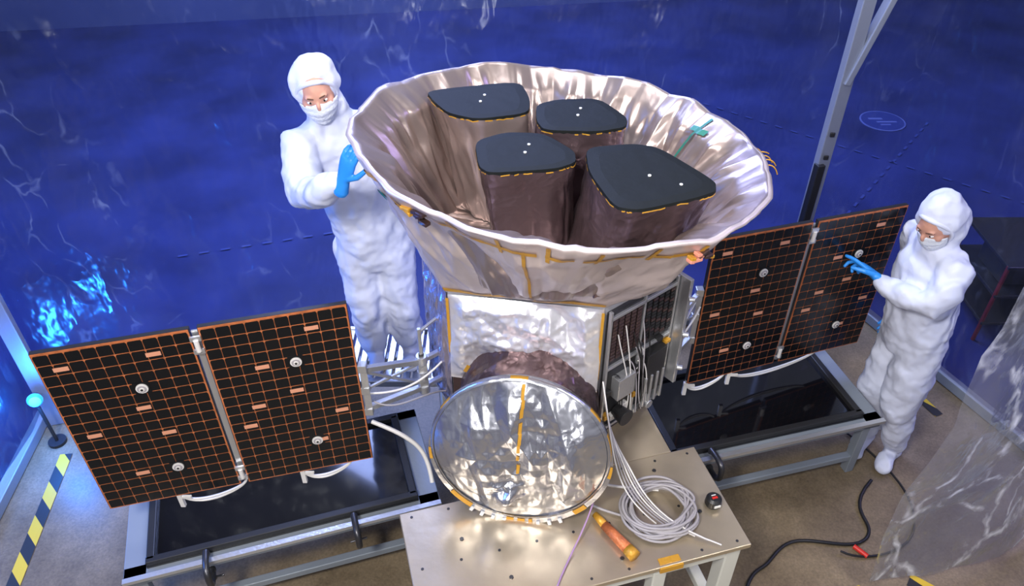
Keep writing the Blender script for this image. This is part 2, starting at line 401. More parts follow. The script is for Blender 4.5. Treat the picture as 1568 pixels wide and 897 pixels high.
def inner(th,s,off=0):
    d=V((math.cos(th),math.sin(th),0)); q=th/TAU
    p0=RC+d*(RR-.018+.026*tri(q*44,.3,44,3)); p0.z=rimz(p0.x,p0.y)+.026*tri(q*44,.3,44,8)
    p1=V((.17,2.68,1.74))+d*.47
    p=p0.lerp(p1,s)
    fold=.12*tri(q*40,s*1.1+.2,40,11)+.05*tri(q*80,s*2.4,80,12)+.012*tri(q*160,s*9,160,15)
    p+=d*((fold-.055)*min(1,s*6)*(1-.3*s)-off)
    return p
NT=720;NS=44
vs=[];fs=[];mi=[]
for j in range(NS+1):
    for i in range(NT): vs.append(outer(TAU*i/NT,j/NS))
for j in range(NS+1):
    for i in range(NT): vs.append(inner(TAU*i/NT,j/NS))
o2=(NS+1)*NT
for j in range(NS):
    for i in range(NT):
        a=j*NT+i;b=j*NT+(i+1)%NT
        fs.append((a,b,b+NT,a+NT)); mi.append(0)
        fs.append((o2+b,o2+a,o2+a+NT,o2+b+NT)); mi.append(1)
for i in range(NT):
    b=(i+1)%NT; fs.append((b,i,o2+i,o2+b)); mi.append(0)
n0=len(vs); vs.append(V((.17,2.68,1.74)))
for i in range(NT): fs.append((o2+NS*NT+(i+1)%NT,o2+NS*NT+i,n0)); mi.append(1)
mesh('sunshade',vs,fs,None,SAT,True,mats=[M['shade_out'],M['shade_in']],mi=mi)
g=G()
def htape(t0,t1,s0,s1,fn=outer,mi=0,off=.005,slant=0):
    n=max(2,int(abs(t1-t0)/.01)); A=[];B=[]
    for i in range(n+1):
        f=i/n;t=t0+(t1-t0)*f
        A.append(fn(t,s0+slant*f,off));B.append(fn(t,s1+slant*f,off))
    g.quadstrip(A,B,mi)
def vtape(t,s0,s1,w,fn=outer,mi=0,off=.005,dt=0):
    A=[];B=[]
    for i in range(31):
        s=s0+(s1-s0)*i/30; tt=t+dt*i/30; A.append(fn(tt-w,s,off));B.append(fn(tt+w,s,off))
    g.quadstrip(A,B,mi)
R_=math.radians
a=-160
while a<-22:
    w=random.uniform(4,11); sl=random.uniform(-.02,.02)
    htape(R_(a),R_(a+w),.10,.13,slant=sl); a+=w+random.choice([0,0,2,4])
for a in(-150,-137,-121,-108,-96,-84,-70,-58,-47,-33,-20): vtape(R_(a),.02,.17,.009)
vtape(R_(-102),.1,.98,.009); 
htape(R_(-150),R_(-118),.955,.985); htape(R_(-104),R_(-60),.96,.99); htape(R_(-50),R_(-20),.955,.985)
vtape(R_(28),.02,.6,.012,inner,1,.01,.06); htape(R_(24),R_(32),.1,.14,inner,1,.012)
htape(R_(-50),R_(-32),.12,.14,mi=1,off=.007,slant=-.04)
htape(R_(-155),R_(-151),.2,.24,mi=1,off=.007)
g.obj('kapton_tapes',[M['gold'],M['green']],SAT,True)
g=G()
for a,mi_ in((-132,0),(-58,1),(-6,0)):
    c=outer(R_(a),.12,.02); d=V((math.cos(R_(a)),math.sin(R_(a)),0)); t=EZ.cross(d)
    for k in range(7): g.box(c+t*random.uniform(-.045,.045)+EZ*random.uniform(-.012,.02),(t+EZ*random.uniform(-.5,.5))*random.uniform(.008,.022),d*.012,EZ*.007,[0,mi_,2,mi_][k%4])
g.obj('rim_connectors',[M['brown'],simple('salmon_plastic',(.70,.30,.22),.5),M['gold']],SAT,bevel=.003)
for i in range(5):
    p=outer(R_(-4+i*3),.02,0); curve('loose_wire',[p,p+V((.03,-.01,.01)),p+V((.05,0,random.uniform(-.04,.05)))],.0025,M['gold'],SAT)

# telescope cameras
cams=[[(-.139,2.625),(-.024,2.696),(.122,2.686),(.230,2.547),(.229,2.467),(.1585,2.421),(-.0786,2.390),(-.118,2.435)],
[(.2717,2.575),(.4526,2.605),(.543,2.575),(.7026,2.334),(.690,2.271),(.6216,2.231),(.4187,2.153),(.337,2.172),(.270,2.399)],
[(-.361,3.065),(.033,3.160),(.0736,2.992),(.066,2.858),(-.138,2.803),(-.254,2.858),(-.318,2.962)],
[(.0984,2.933),(.183,2.980),(.355,2.992),(.453,2.819),(.439,2.738),(.330,2.701),(.1225,2.712),(.095,2.792)]]
AX=V((.18,2.68,0))
for ci,pl in enumerate(cams):
    pts=[V((x,y,0)) for x,y in pl]; c=sum(pts,V((0,0,0)))/len(pts)
    out=[];n=len(pts)
    for i in range(n):
        a,b,d=pts[i-1],pts[i],pts[(i+1)%n]
        p=b.lerp(a,.30);q=b.lerp(d,.30)
        for k in range(5):
            t=k/4; out.append((p*(1-t)+b*t)*(1-t)+(b*(1-t)+q*t)*t)
        for k in range(1,6):
            t=k/6; out.append(q.lerp(d.lerp(b,.30),t))
    n=len(out); g=G()
    cc=c.copy(); cc.z=2.206
    vs=[cc]+[v+EZ*2.205 for v in out]+[c+(v-c)*.8+EZ*2.208 for v in out]
    g.add(vs,[(0,1+n+i,1+n+(i+1)%n) for i in range(n)]+[(1+n+i,1+i,1+(i+1)%n,1+n+(i+1)%n) for i in range(n)],0)
    for i in range(n):
        a=out[i];b=out[(i+1)%n]
        A=[c+(a-c)*1.0+EZ*2.205,c+(b-c)*1.0+EZ*2.205]
        j0,j1=.006*hsh(i,ci,1),.006*hsh((i+1)%n,ci,1)
        B=[c+(a-c)*1.010+EZ*(2.197-j0),c+(b-c)*1.010+EZ*(2.197-j1)]
        g.quadstrip(A,B,0)
        if hsh(i,ci,2)<.6:
            C_=[c+(a-c)*1.012+EZ*(2.192-j0),c+(b-c)*1.012+EZ*(2.192-j1)]
            g.quadstrip(B,C_,1)
    for k in((0,0),(.10,-.06) if ci in(1,) else (.015,.06)):
        g.cyl(cc+V((k[0],k[1],-.002)),cc+V((k[0],k[1],.004)),.006,n=12,mi=2)
    g.obj('camera_lens_cover',[M['blacktop'],M['gold'],M['white']],SAT,False)
    NZ=24
    vs=[];fs=[]
    sh=(AX-V((c.x,c.y,0)))*.28
    for j in range(NZ+1):
        t=j/NZ; z=2.195-(2.195-1.745)*t
        for i,v in enumerate(out):
            d=(v-c); dn=d.normalized()
            w=.026*tri(i/n*26,t*2+ci,26,ci+30)+.014*tri(i/n*48,t*7,48,ci+40)
            vs.append(c+sh*t+d*(1-.06*t)+dn*(w-.010)*min(1,t*5)+EZ*z)
    for j in range(NZ):
        for i in range(n):
            a=j*n+i;b=j*n+(i+1)%n; fs.append((b,a,a+n,b+n))
    mesh('camera_housing',vs,fs,M['camfoil'] if ci!=2 else M['shade_in'],SAT,True)

# bus body
g=G()
n=6; lo=[p*1+EZ*.86 for p in poly]; hi=[p+EZ*ZB for p in poly]
g.add(lo+hi,[(i,(i+1)%6,6+(i+1)%6,6+i) for i in range(6)]+[(5,4,3,2,1,0),(6,7,8,9,10,11)])
g.obj('bus_body',[M['silver']],SAT)
g=G(); g.cyl((.16,2.70,.80),(.16,2.70,.86),.36,n=48); g.obj('adapter_ring',[M['alu']],SAT,False)
def facegrid(name,a,b,z0,z1,mat,amp=.02,off=.015,nu=90,nv=70,seed=0,flare=0):
    a=V(a);b=V(b);t=(b-a).normalized();nr=V((t.y,-t.x,0)); vs=[];fs=[]
    for j in range(nv+1):
        for i in range(nu+1):
            u=i/nu;w=j/nv
            e_=min(1,min(u,1-u,w,1-w)*10)
            p=a.lerp(b,u)+EZ*(z0+(z1-z0)*w)
            vs.append(p+nr*(off+amp*e_*(1.2*tri(u*4+w,w*3,99,seed)+.7*tri(u*9,w*8+u*2,99,seed+1)+.25*tri(u*30,w*22,99,seed+2)+.5)+flare*(1-w)**2))
    for j in range(nv):
        for i in range(nu):
            k=j*(nu+1)+i; fs.append((k,k+1,k+nu+2,k+nu+1))
    return mesh(name,vs,fs,mat,SAT,True)
facegrid('front_blanket',poly[0],poly[1],1.17,1.61,M['silver'],.050,.010,flare=.03)
facegrid('front_blanket_lower',poly[0],poly[1],.88,1.17,M['brown'],.015,.008,seed=4)
facegrid('left_blanket',poly[5],poly[0],.9,1.61,foil('lavender_foil',(.50,.46,.58),.25,.8,6,.3),.028,.008,seed=6)
g=G()
def ftape(fi,u0,w0,u1,w1,wd,off=.05,mi=0):
    a=poly[fi];b=poly[(fi+1)%6];t=(b-a).normalized();nr=V((t.y,-t.x,0))
    p=a.lerp(b,u0)+EZ*w0+nr*off;q=a.lerp(b,u1)+EZ*w1+nr*off
    d=(q-p).normalized();s=d.cross(nr)*wd/2
    g.add([p-s,q-s,q+s,p+s],[(0,1,2,3)],mi)
ftape(0,.0,1.30,.0,1.6,.012,.022); ftape(0,.11,1.24,.14,1.28,.016,.07); ftape(0,.995,1.23,.995,1.6,.012,.022)
g.obj('blanket_tapes',[M['gold']],SAT)
# right face equipment (F->R)
a=poly[1];b=poly[2];t=(b-a).normalized();nr=V((t.y,-t.x,0))
FPa,FPb,FPn=a.copy(),b.copy(),nr.copy()
FP=lambda u,z,o=0:FPa.lerp(FPb,u)+EZ*z+FPn*o
g=G()
g.box(FP(.5,1.22,.012),t*.19,nr*.012,EZ*.36,1)
for zz in(.90,1.28,1.56): g.box(FP(.5,zz,.028),t*.20,nr*.008,EZ*.008,0)
for uu in(.03,.5,.97): g.box(FP(uu,1.24,.028),t*.006,nr*.008,EZ*.36,0)
for r in range(12):
    for c_ in range(5):
        g.box(FP(.09+.085*c_,1.33+.019*r,.030),t*.013,nr*.006,EZ*.007,3)
        g.box(FP(.57+.085*c_,1.33+.019*r,.030),t*.013,nr*.006,EZ*.007,1 if (r+c_)%3 else 3)
g.box(FP(.27,1.15,.045),t*.05,nr*.025,EZ*.06,0); g.box(FP(.74,1.12,.04),t*.06,nr*.02,EZ*.12,1)
for k in range(4): g.box(FP(.6+.09*k,1.02,.055),t*.006,nr*.012,EZ*.09,0)
g.cyl(FP(.25,.98,.03),FP(.25,.98,.10),.030,.042,n=20,mi=1); g.cyl(FP(.7,.92,.03),FP(.7,.92,.07),.022,n=20,mi=0)
g.box(FP(1.02,1.3,.0),t*.010,nr*.09,EZ*.30,0)
for z in(1.1,1.3,1.5): g.cyl(FP(1.01,z,.09),FP(1.05,z,.11),.012,n=10,mi=0)
for k in range(26): 
    u=random.random()*.9+.05;z=random.uniform(.90,1.30); g.box(FP(u,z,.035),t*random.uniform(.006,.02),nr*.012,EZ*random.uniform(.005,.018),random.choice([0,2,4,1,1]))
g.obj('side_equipment_panel',[M['alu'],M['dark'],M['cable'],M['brown'],M['gold']],SAT,bevel=.002)
for k in range(12):
    u=random.uniform(.05,.6)
    curve('harness',[FP(u,random.uniform(1.2,1.5),.04),FP(u+.1,1.25,.06),FP(u+random.uniform(-.1,.3),1.1,.07),FP(u+.2,.90,.05)],.0028,random.choice([M['cableb'],M['cable'],M['cableg'],M['cableb']]),SAT)
# dish antenna
DN=V((-.14,-.97,.15)).normalized(); DC=V((.03,2.00,1.175)); DR=.352
DX=EZ.cross(DN).normalized()*-1; DX=DX if DX.x>0 else -DX; DY=DX.cross(DN)*-1
if DY.z<0: DY=-DY
def dp(r,an,h): return DC+DX*r*math.cos(an)+DY*r*math.sin(an)+DN*h
def dishh(x,y):
    r=math.hypot(x,y)/DR
    h=.080*(1-r*r); e_=max(0,1-r**6)
    xx=x+.05*noise.noise(V((x*3,y*3,7)))+.12*y
    h+=.060*tri(xx*10+20,y*2.6+9,99,51)*e_+.032*tri(xx*20+60,y*7+30,199,52)*e_+.008*tri(x*44+90,y*30+90,399,53)*e_
    k=math.hypot(x+.03,y+.18); h+=.045*math.exp(-(k/.045)**2)+.04*math.exp(-(k/.07)**2)*tri(x*40+99,y*40+99,299,54)
    return h
vs=[DC+DN*dishh(0,0)];fs=[];NR=90;NA=300
for j in range(1,NR+1):
    for i in range(NA):
        an=TAU*i/NA;r=DR*j/NR; x=r*math.cos(an);y=r*math.sin(an); vs.append(dp(r,an,dishh(x,y)))
for i in range(NA): fs.append((0,1+i,1+(i+1)%NA))
for j in range(NR-1):
    for i in range(NA):
        A=1+j*NA+i;B=1+j*NA+(i+1)%NA; fs.append((A,A+NA,B+NA,B))
mesh('dish_foil_cover',vs,fs,M['dish'],SAT,True)
prof=[(DR-.006,.008),(DR+.006,.004),(DR+.009,-.014),(DR-.005,-.018),(DR-.02,-.06),(DR-.06,-.11),(DR-.14,-.16),(.02,-.19)]
vs=[];fs=[]
for r,h in prof:
    for i in range(NA): vs.append(dp(r,TAU*i/NA,h))
mi=[]
for j in range(len(prof)-1):
    for i in range(NA):
        A=j*NA+i;B=j*NA+(i+1)%NA; fs.append((A,A+NA,B+NA,B)); mi.append(1 if (j==1 and hsh(i//9,0,3)<.25) else 0)
mesh('dish_shell',vs,fs,None,SAT,True,mats=[M['dish'],M['gold']],mi=mi)
# lower skirt ring of the dish (bulging toward the front below the rim)
g=G(); A=[];B=[];C_=[]
for i in range(81):
    an=math.radians(-185+190*i/80); k=max(0,math.sin(math.radians(180*i/80)))**.7
    A.append(dp(DR+.004,an,-.004)); B.append(dp(DR+.010+.030*k,an,-.004)); C_.append(dp(DR+.004+.028*k,an,-.05))
g.quadstrip(A,B,0); g.quadstrip(B,C_,0)
for i in range(80):
    if 26<i<54 and i%3==0: 
        p=(B[i]+B[i+1])/2; g.box(p+DN*.006,(B[i+1]-B[i]).normalized()*.007,DN*.004,(B[i]-A[i]).normalized()*.010,1)
    elif hsh(i//4,1,9)<.25:
        g.add([A[i].lerp(B[i],.3)+DN*.003,A[i+1].lerp(B[i+1],.3)+DN*.003,B[i+1]+DN*.003,B[i]+DN*.003],[(0,1,2,3)],2)
g.obj('dish_skirt',[M['dish'],M['white'],M['gold']],SAT,False)
g=G()
y=DR*.96; k=0
while y>-.05:
    L=random.uniform(.03,.07); A=[];B=[]; jx=random.uniform(-.004,.004)
    for i in range(9):
        yy=y-L*i/8; x=.012-.10*(.35-yy)*.35+jx
        A.append(DC+DX*(x-.006)+DY*yy+DN*(dishh(x-.006,yy)+.003)); B.append(DC+DX*(x+.006)+DY*yy+DN*(dishh(x+.006,yy)+.003))
    g.quadstrip(A,B); y-=L+random.choice([0,.0,.02]); k+=1
g.obj('dish_tape',[M['gold']],SAT)
# brown hood behind dish
vs=[];fs=[];HN=96
back=V((-.155,-.985,.0)).normalized(); HC=V((.035,2.12,1.09))
for j in range(17):
    for i in range(HN+1):
        an=math.pi*(-.08+1.16*i/HN); rr=.285+.02*j/16+.02*tri(i/HN*14,j*.25,99,71)
        vs.append(HC-back*(j*.0175)+(DX*math.cos(an)+EZ*math.sin(an))*rr)
for j in range(16):
    for i in range(HN):
        k=j*(HN+1)+i; fs.append((k,k+1,k+HN+2,k+HN+1))
mesh('antenna_hood',vs,fs,M['brown'],SAT,True)
g=G(); 
for x in(-.12,.16): g.beam((x+.03,2.14,.80),(x+.03,2.2,1.0),.03)
g.beam((-.16,2.12,.815),(.26,2.05,.815),.06,.03); g.obj('dish_stand',[M['alu']],SAT)

# solar arrays
def wing(name,TLc,TRc,BLc,BRc,side):
    TLc,TRc,BLc,BRc=map(V,(TLc,TRc,BLc,BRc))
    nr=(TRc-TLc).cross(TLc-BLc).normalized()
    if nr.y>0: nr=-nr
    def Q(u,v,o=0): return (TLc.lerp(TRc,u)).lerp(BLc.lerp(BRc,u),v)+nr*o
    g=G()
    def qb(u0,u1,v0,v1,o0,o1,mi):
        vs=[Q(u,v,o) for o in(o0,o1) for u,v in((u0,v0),(u1,v0),(u1,v1),(u0,v1))]
        g.add(vs,[(0,1,2,3),(7,6,5,4),(0,4,5,1),(1,5,6,2),(2,6,7,3),(3,7,4,0)],mi)
    for li,(u0,u1) in enumerate(((0,.487),(.513,1))):
        qb(u0,u1,0,1,-.022,-.002,2); qb(u0+.002,u1-.002,.002,.998,-.002,0,1)
        C=10;Rw=17; du=(u1-u0-.012)/C; dv=.982/Rw
        tabs=[(1,1),(7,1),(5,6),(1,8),(6,9),(3,13)] if li==0 else [(7,1),(3,4),(5,7),(1,10),(8,10),(6,13),(2,8)]
        for c in range(C):
            for r in range(Rw):
                a0=u0+.006+c*du; b0=.009+r*dv
                mx_=.026; my=.042; k=.14
                pts=[(a0+du*mx_,b0+dv*(my+k)),(a0+du*(mx_+k*.5),b0+dv*my),(a0+du*(1-mx_-k*.5),b0+dv*my),(a0+du*(1-mx_),b0+dv*(my+k)),
                     (a0+du*(1-mx_),b0+dv*(1-my)),(a0+du*mx_,b0+dv*(1-my))]
                g.add([Q(u,v,.0025) for u,v in pts],[tuple(range(6))],0)
                if (c,r) in tabs:
                    qb(a0-du*.1,a0+du*.9,b0+dv*.32,b0+dv*.68,.0026,.005,3)
        for cu,cv in((.58,.27),(.6,.79)):
            c=Q(u0+(u1-u0)*cu,cv,.003)
            g.box(c,(TRc-TLc).normalized()*.030,nr*.001,(TLc-BLc).normalized()*.030,0)
            g.cyl(c,c+nr*.006,.023,n=28,mi=4); g.cyl(c+nr*.006,c+nr*.009,.017,n=24,mi=5); g.cyl(c+nr*.009,c+nr*.012,.010,n=20,mi=4); g.cyl(c+nr*.012,c+nr*.014,.005,n=12,mi=2)
    for v in(.05,.12,.88,.95):
        qb(.482,.518,v-.012,v+.012,0,.010,6)
    for v in(.085,.915): 
        p=Q(.5,v-.03,.01);q=Q(.5,v+.03,.01); g.cyl(p,q,.010,n=12,mi=4)
    qb(.490,.510,.02,.98,-.018,-.012,6)
    g.obj(name,[M['cell'],M['copper'],M['dark'],M['orange'],M['cable'],M['cableg'],M['alu']],SAT)
    for c0,wd in (((.25,.26),(.72,.2)) if side<0 else ((.0,.22),(.24,.52))):
        p=Q(c0,1.0,-.01); q=Q(c0+wd,1.0,-.01)
        m1=p.lerp(q,.25)-EZ*.07; m2=p.lerp(q,.7)-EZ*.05
        for k in range(2): curve('panel_cable',[p+EZ*.02,p-EZ*.03,m1+V((0,0,-.02*k)),m2+V((0,0,-.015*k)),q-EZ*.01,q+EZ*.03],.0055,M['cable'],SAT)
        g=G(); g.box(p-EZ*.04,(.010,0,0),(0,.008,0),(0,0,.045)); g.box(p-EZ*.02+V((.02,0,0)),(.03,0,0),(0,.006,0),(0,0,.006)); g.obj('panel_bracket',[M['cable']],SAT)
    return Q
QL=wing('solar_panel_wing',(-1.748,2.049,1.651),(-.638,2.312,1.674),(-1.748,2.049,.731),(-.638,2.312,.754),-1)
QR=wing('solar_panel_wing',(.914,2.878,1.575),(1.96,3.268,1.513),(.914,2.878,.656),(1.96,3.268,.593),1)
def yoke(p_up,p_lo,b_up,b_lo,body):
    g=G(); body=V(body)
    g.beam(p_up,p_lo,.030,.030); g.beam(b_up,b_lo,.04,.035)
    for f in(0.05,.95): g.beam(p_up.lerp(p_lo,f),b_up.lerp(b_lo,f),.024,.026); g.beam(b_up.lerp(b_lo,f),body+EZ*(b_up.lerp(b_lo,f).z-body.z),.022,.022)
    g.beam(p_up.lerp(p_lo,.1),b_up.lerp(b_lo,.85),.012); g.beam(p_up.lerp(p_lo,.5),b_up.lerp(b_lo,.1),.012)
    for f in(.0,.5,1):
        g.cyl(b_up.lerp(b_lo,f)-EZ*.022,b_up.lerp(b_lo,f)+EZ*.022,.026,n=16,mi=0); g.box(p_up.lerp(p_lo,f),(.018,0,0),(0,.018,0),(0,0,.02),0)
        g.cyl(b_up.lerp(b_lo,f)+EZ*.022,b_up.lerp(b_lo,f)+EZ*.034,.012,n=12,mi=1)
    g.beam(b_up+EZ*.18,b_up,.016); g.beam(b_up+EZ*.16,body+EZ*(b_up.z+.2-body.z),.012)
    g.obj('array_yoke',[M['alu'],M['dark']],SAT,bevel=.002)
yoke(QL(1.0,.38,-.01)+V((.02,0,0)),QL(1.0,.66,-.01)+V((.02,0,0)),V((-.40,2.50,1.20)),V((-.40,2.50,1.02)),(-.30,2.58,1.2))
yoke(QR(0,.33,-.01)-V((.02,0,0)),QR(0,.66,-.01)-V((.02,0,0)),V((.74,2.74,1.20)),V((.74,2.74,.92)),(.66,2.72,1.2))
curve('array_cable',[(-.62,2.33,.98),(-.54,2.3,.97),(-.45,2.28,.93),(-.38,2.28,.82),(-.36,2.2,.72)],.010,M['cable'],SAT)
curve('array_cable',[(-.62,2.34,1.15),(-.5,2.35,1.14),(-.42,2.42,1.10),(-.3,2.5,1.2)],.005,M['cable'],SAT)
curve('array_cable',[(-.60,2.34,1.1),(-.5,2.32,1.04),(-.4,2.4,1.1),(-.3,2.5,1.0)],.004,M['cableg'],SAT)
curve('array_cable',[(.90,2.86,1.2),(.85,2.8,1.1),(.8,2.75,1.12),(.72,2.7,1.0)],.005,M['cable'],SAT)
for k in range(6):
    curve('harness',[FP(-.05,1.25,.05),(.40,2.2,1.15-.02*k),(.42+.015*k,2.1,1.0),(.48+.02*k,2.0-.02*k,.86),(.60+.05*k,1.92-.02*k,.812)],.0035,[M['cable'],M['cableg'],M['cableg'],M['cable'],M['cableg'],M['cable']][k],SAT)

# loose items on the stand
pts=[]
c=E(1.12,1.74,.815)
for k in range(16*14):
    an=k/14*TAU; turn=k//14
    rr=.100+.035*hsh(turn,0,4)+.012*math.sin(an*2+turn)
    pts.append(c+EX*(rr*1.15*math.cos(an)+.04*(hsh(turn,5,1)-.5))+EY*(rr*math.sin(an)+.04*(hsh(turn,9,1)-.5))+EZ*(.003*turn+.008*hsh(turn,k%14,2)))
cc=empty('cable_coil',c); curve('coiled_cable',pts,.006,M['cableg'],cc)
curve('cable_tail',[c+EX*-.12,c+EX*-.2+EY*.06,E(.82,1.85,.81),E(.80,1.95,.86)],.006,M['cableg'],cc)
curve('cable_tail',[c+EX*.05+EY*.1,c+EX*-.1+EY*.14+EZ*.03,E(.9,1.9,.83),E(.78,2.0,.95)],.006,M['cable'],cc)
e=empty('connector_plug',E(.93,1.62,.80)); g=G()
g.cyl(E(.88,1.73,.827),E(.93,1.60,.827),.020,.024,n=20,mi=0); g.cyl(E(.93,1.60,.827),E(.945,1.56,.827),.026,n=20,mi=1); g.cyl(E(.86,1.79,.827),E(.88,1.73,.827),.014,.018,n=20,mi=1)
g.obj('plug_body',[M['copper'],M['gold']],e,True)
e=empty('round_gauge',E(1.37,1.72,.80)); g=G(); p=E(1.37,1.72,.80)
g.cyl(p,p+EZ*.012,.030,.036,n=28,mi=0); g.cyl(p+EZ*.012,p+EZ*.04,.036,.033,n=28,mi=0); g.cyl(p+EZ*.04,p+EZ*.05,.033,.022,n=28,mi=0)
g.box(p+EZ*.051-EY*.004,EX*.012,EY*.005,EZ*.001,1); g.box(p+EZ*.051+EY*.009,EX*.010,EY*.002,EZ*.001,2); g.box(p+EZ*.027-EY*.035,EX*.014,EY*.002,EZ*.006,2)
g.obj('gauge_body',[M['dark'],M['red'],M['white']],e)
curve('purple_cable',[(.40,2.12,1.05),(.34,1.95,.9),(.26,1.82,.815),(.2,1.7,.812),(.16,1.6,.81),(.14,1.5,.80),(.13,1.47,.7),(.12,1.45,.3)],.0035,M['cablep'])
curve('power_cable',[(2.02,2.75,.02),(1.85,2.6,.012),(1.95,2.45,.012),(1.8,2.3,.012),(1.45,2.42,.012),(1.30,2.2,.012),(1.2,2.2,.012),(1.1,1.95,.012),(1.15,1.8,.012)],.009,M['cableb'])
curve('power_cable',[(2.0,3.1,.015),(2.2,2.8,.012),(2.2,2.5,.012),(2.05,2.3,.012),(1.78,2.25,.012),(1.7,2.3,.02)],.006,M['cableb'])
curve('power_cable',[(-.40,2.1,.4),(-.42,2.08,.2),(-.40,2.0,.02),(-.3,1.7,.015),(-.25,1.3,.012)],.012,M['cableb'])
e=empty('cable_connector',(1.80,2.30,0)); g=G(); g.cyl((1.78,2.33,.018),(1.83,2.27,.018),.013,n=14); g.obj('connector_body',[M['red']],e)

# step platform
e=empty('step_platform',(-.70,3.17,0)); g=G()
for i in range(12): g.box((-.97+.05*i,3.17,.585),(.018,0,0),(0,.20,0),(0,0,.012),0)
for x in(-1.0,-.38):
    g.beam((x,2.96,.585),(x,3.38,.585),.03,.04)
    for y in(2.98,3.36): g.beam((x,y,0),(x,y,.585),.035)
    g.beam((x,2.98,.25),(x,3.36,.25),.03)
g.beam((-1.0,2.96,.585),(-.38,2.96,.585),.03,.04); g.beam((-1.0,3.38,.585),(-.38,3.38,.585),.03,.04)
g.obj('platform_grate',[M['alu']],e,bevel=.003)

# small lamp on a stand, added to make the blue corner glow
LP=V((-2.69,3.04,.36))
e=empty('added_blue_lamp',(LP.x,LP.y,0)); g=G(); g.cyl((LP.x,LP.y,0),(LP.x,LP.y,.02),.05,n=20,mi=0); g.cyl((LP.x,LP.y,.02),LP-EZ*.05,.010,n=12,mi=0)
g.cyl(LP+V((-.03,.05,-.02)),LP,.025,.042,n=28,mi=0); g.cyl(LP,LP+V((.012,-.02,.008)),.040,.03,n=28,mi=1)
g.obj('lamp_head',[M['dark'],simple('blue_led',(.02,.10,.5),.6,emit=(.02,.22,1),es=2.5)],e)

# ------------------------------------------------------------------ people
def tube(bm,pts,rad,side,n=18):
    pts=[V(p) for p in pts]; side=V(side); N=len(pts); rings=[]
    def tan(i):
        a=pts[max(0,i-1)];b=pts[min(N-1,i+1)]; return (b-a).normalized()
    specs=[]
    rr=[(r,r) if not isinstance(r,tuple) else r for r in rad]
    t0=tan(0); r=min(rr[0]); 
    specs+= [(pts[0]-t0*r*.85,t0,rr[0],.45),(pts[0]-t0*r*.5,t0,rr[0],.85)]
    for i in range(N): specs.append((pts[i],tan(i),rr[i],1))
    t1=tan(N-1); r=min(rr[-1])
    specs+= [(pts[-1]+t1*r*.5,t1,rr[-1],.85),(pts[-1]+t1*r*.85,t1,rr[-1],.45)]
    for p,t,(rx,ry),k in specs:
        a=side-t*side.dot(t)
        if a.length<1e-3: a=t.orthogonal()
        a.normalize(); b=t.cross(a)
        rings.append([bm.verts.new(p+a*rx*k*math.cos(2*math.pi*i/n)+b*ry*k*math.sin(2*math.pi*i/n)) for i in range(n)])
    for j in range(len(rings)-1):
        for i in range(n): bm.faces.new((rings[j][i],rings[j][(i+1)%n],rings[j+1][(i+1)%n],rings[j+1][i]))
    bm.faces.new(rings[0][::-1]); bm.faces.new(rings[-1])
def ell(bm,c,ax,ay,az,n=24,m=16):
    c=V(c); rows=[]
    top=bm.verts.new(c+az);bot=bm.verts.new(c-az)
    for j in range(1,m):
        ph=math.pi*j/m; rows.append([bm.verts.new(c+az*math.cos(ph)+(ax*math.cos(2*math.pi*i/n)+ay*math.sin(2*math.pi*i/n))*math.sin(ph)) for i in range(n)])
    for i in range(n):
        bm.faces.new((top,rows[0][i],rows[0][(i+1)%n])); bm.faces.new((bot,rows[-1][(i+1)%n],rows[-1][i]))
    for j in range(m-2):
        for i in range(n): bm.faces.new((rows[j][i],rows[j+1][i],rows[j+1][(i+1)%n],rows[j][(i+1)%n]))
def bmobj(name,bm,mat,parent,remesh=None,smooth_it=0,disp=None):
    bmesh.ops.recalc_face_normals(bm,faces=bm.faces)
    me=bpy.data.meshes.new(name); bm.to_mesh(me); bm.free(); me.materials.append(mat)
    for p in me.polygons: p.use_smooth=True
    o=link(bpy.data.objects.new(name,me)); par(o,parent)
    if remesh:
        r=o.modifiers.new('remesh','REMESH'); r.mode='VOXEL'; r.voxel_size=remesh; r.use_smooth_shade=True
    if smooth_it:
        s=o.modifiers.new('smooth','SMOOTH'); s.iterations=smooth_it; s.factor=.5
    for (sz,st_) in (disp or []):
        tx=bpy.data.textures.new(name+'_wrinkle','CLOUDS'); tx.noise_scale=sz; tx.noise_depth=1
        d=o.modifiers.new('wrinkle','DISPLACE'); d.texture=tx; d.strength=st_; d.mid_level=.5; d.texture_coords='GLOBAL'
    return o
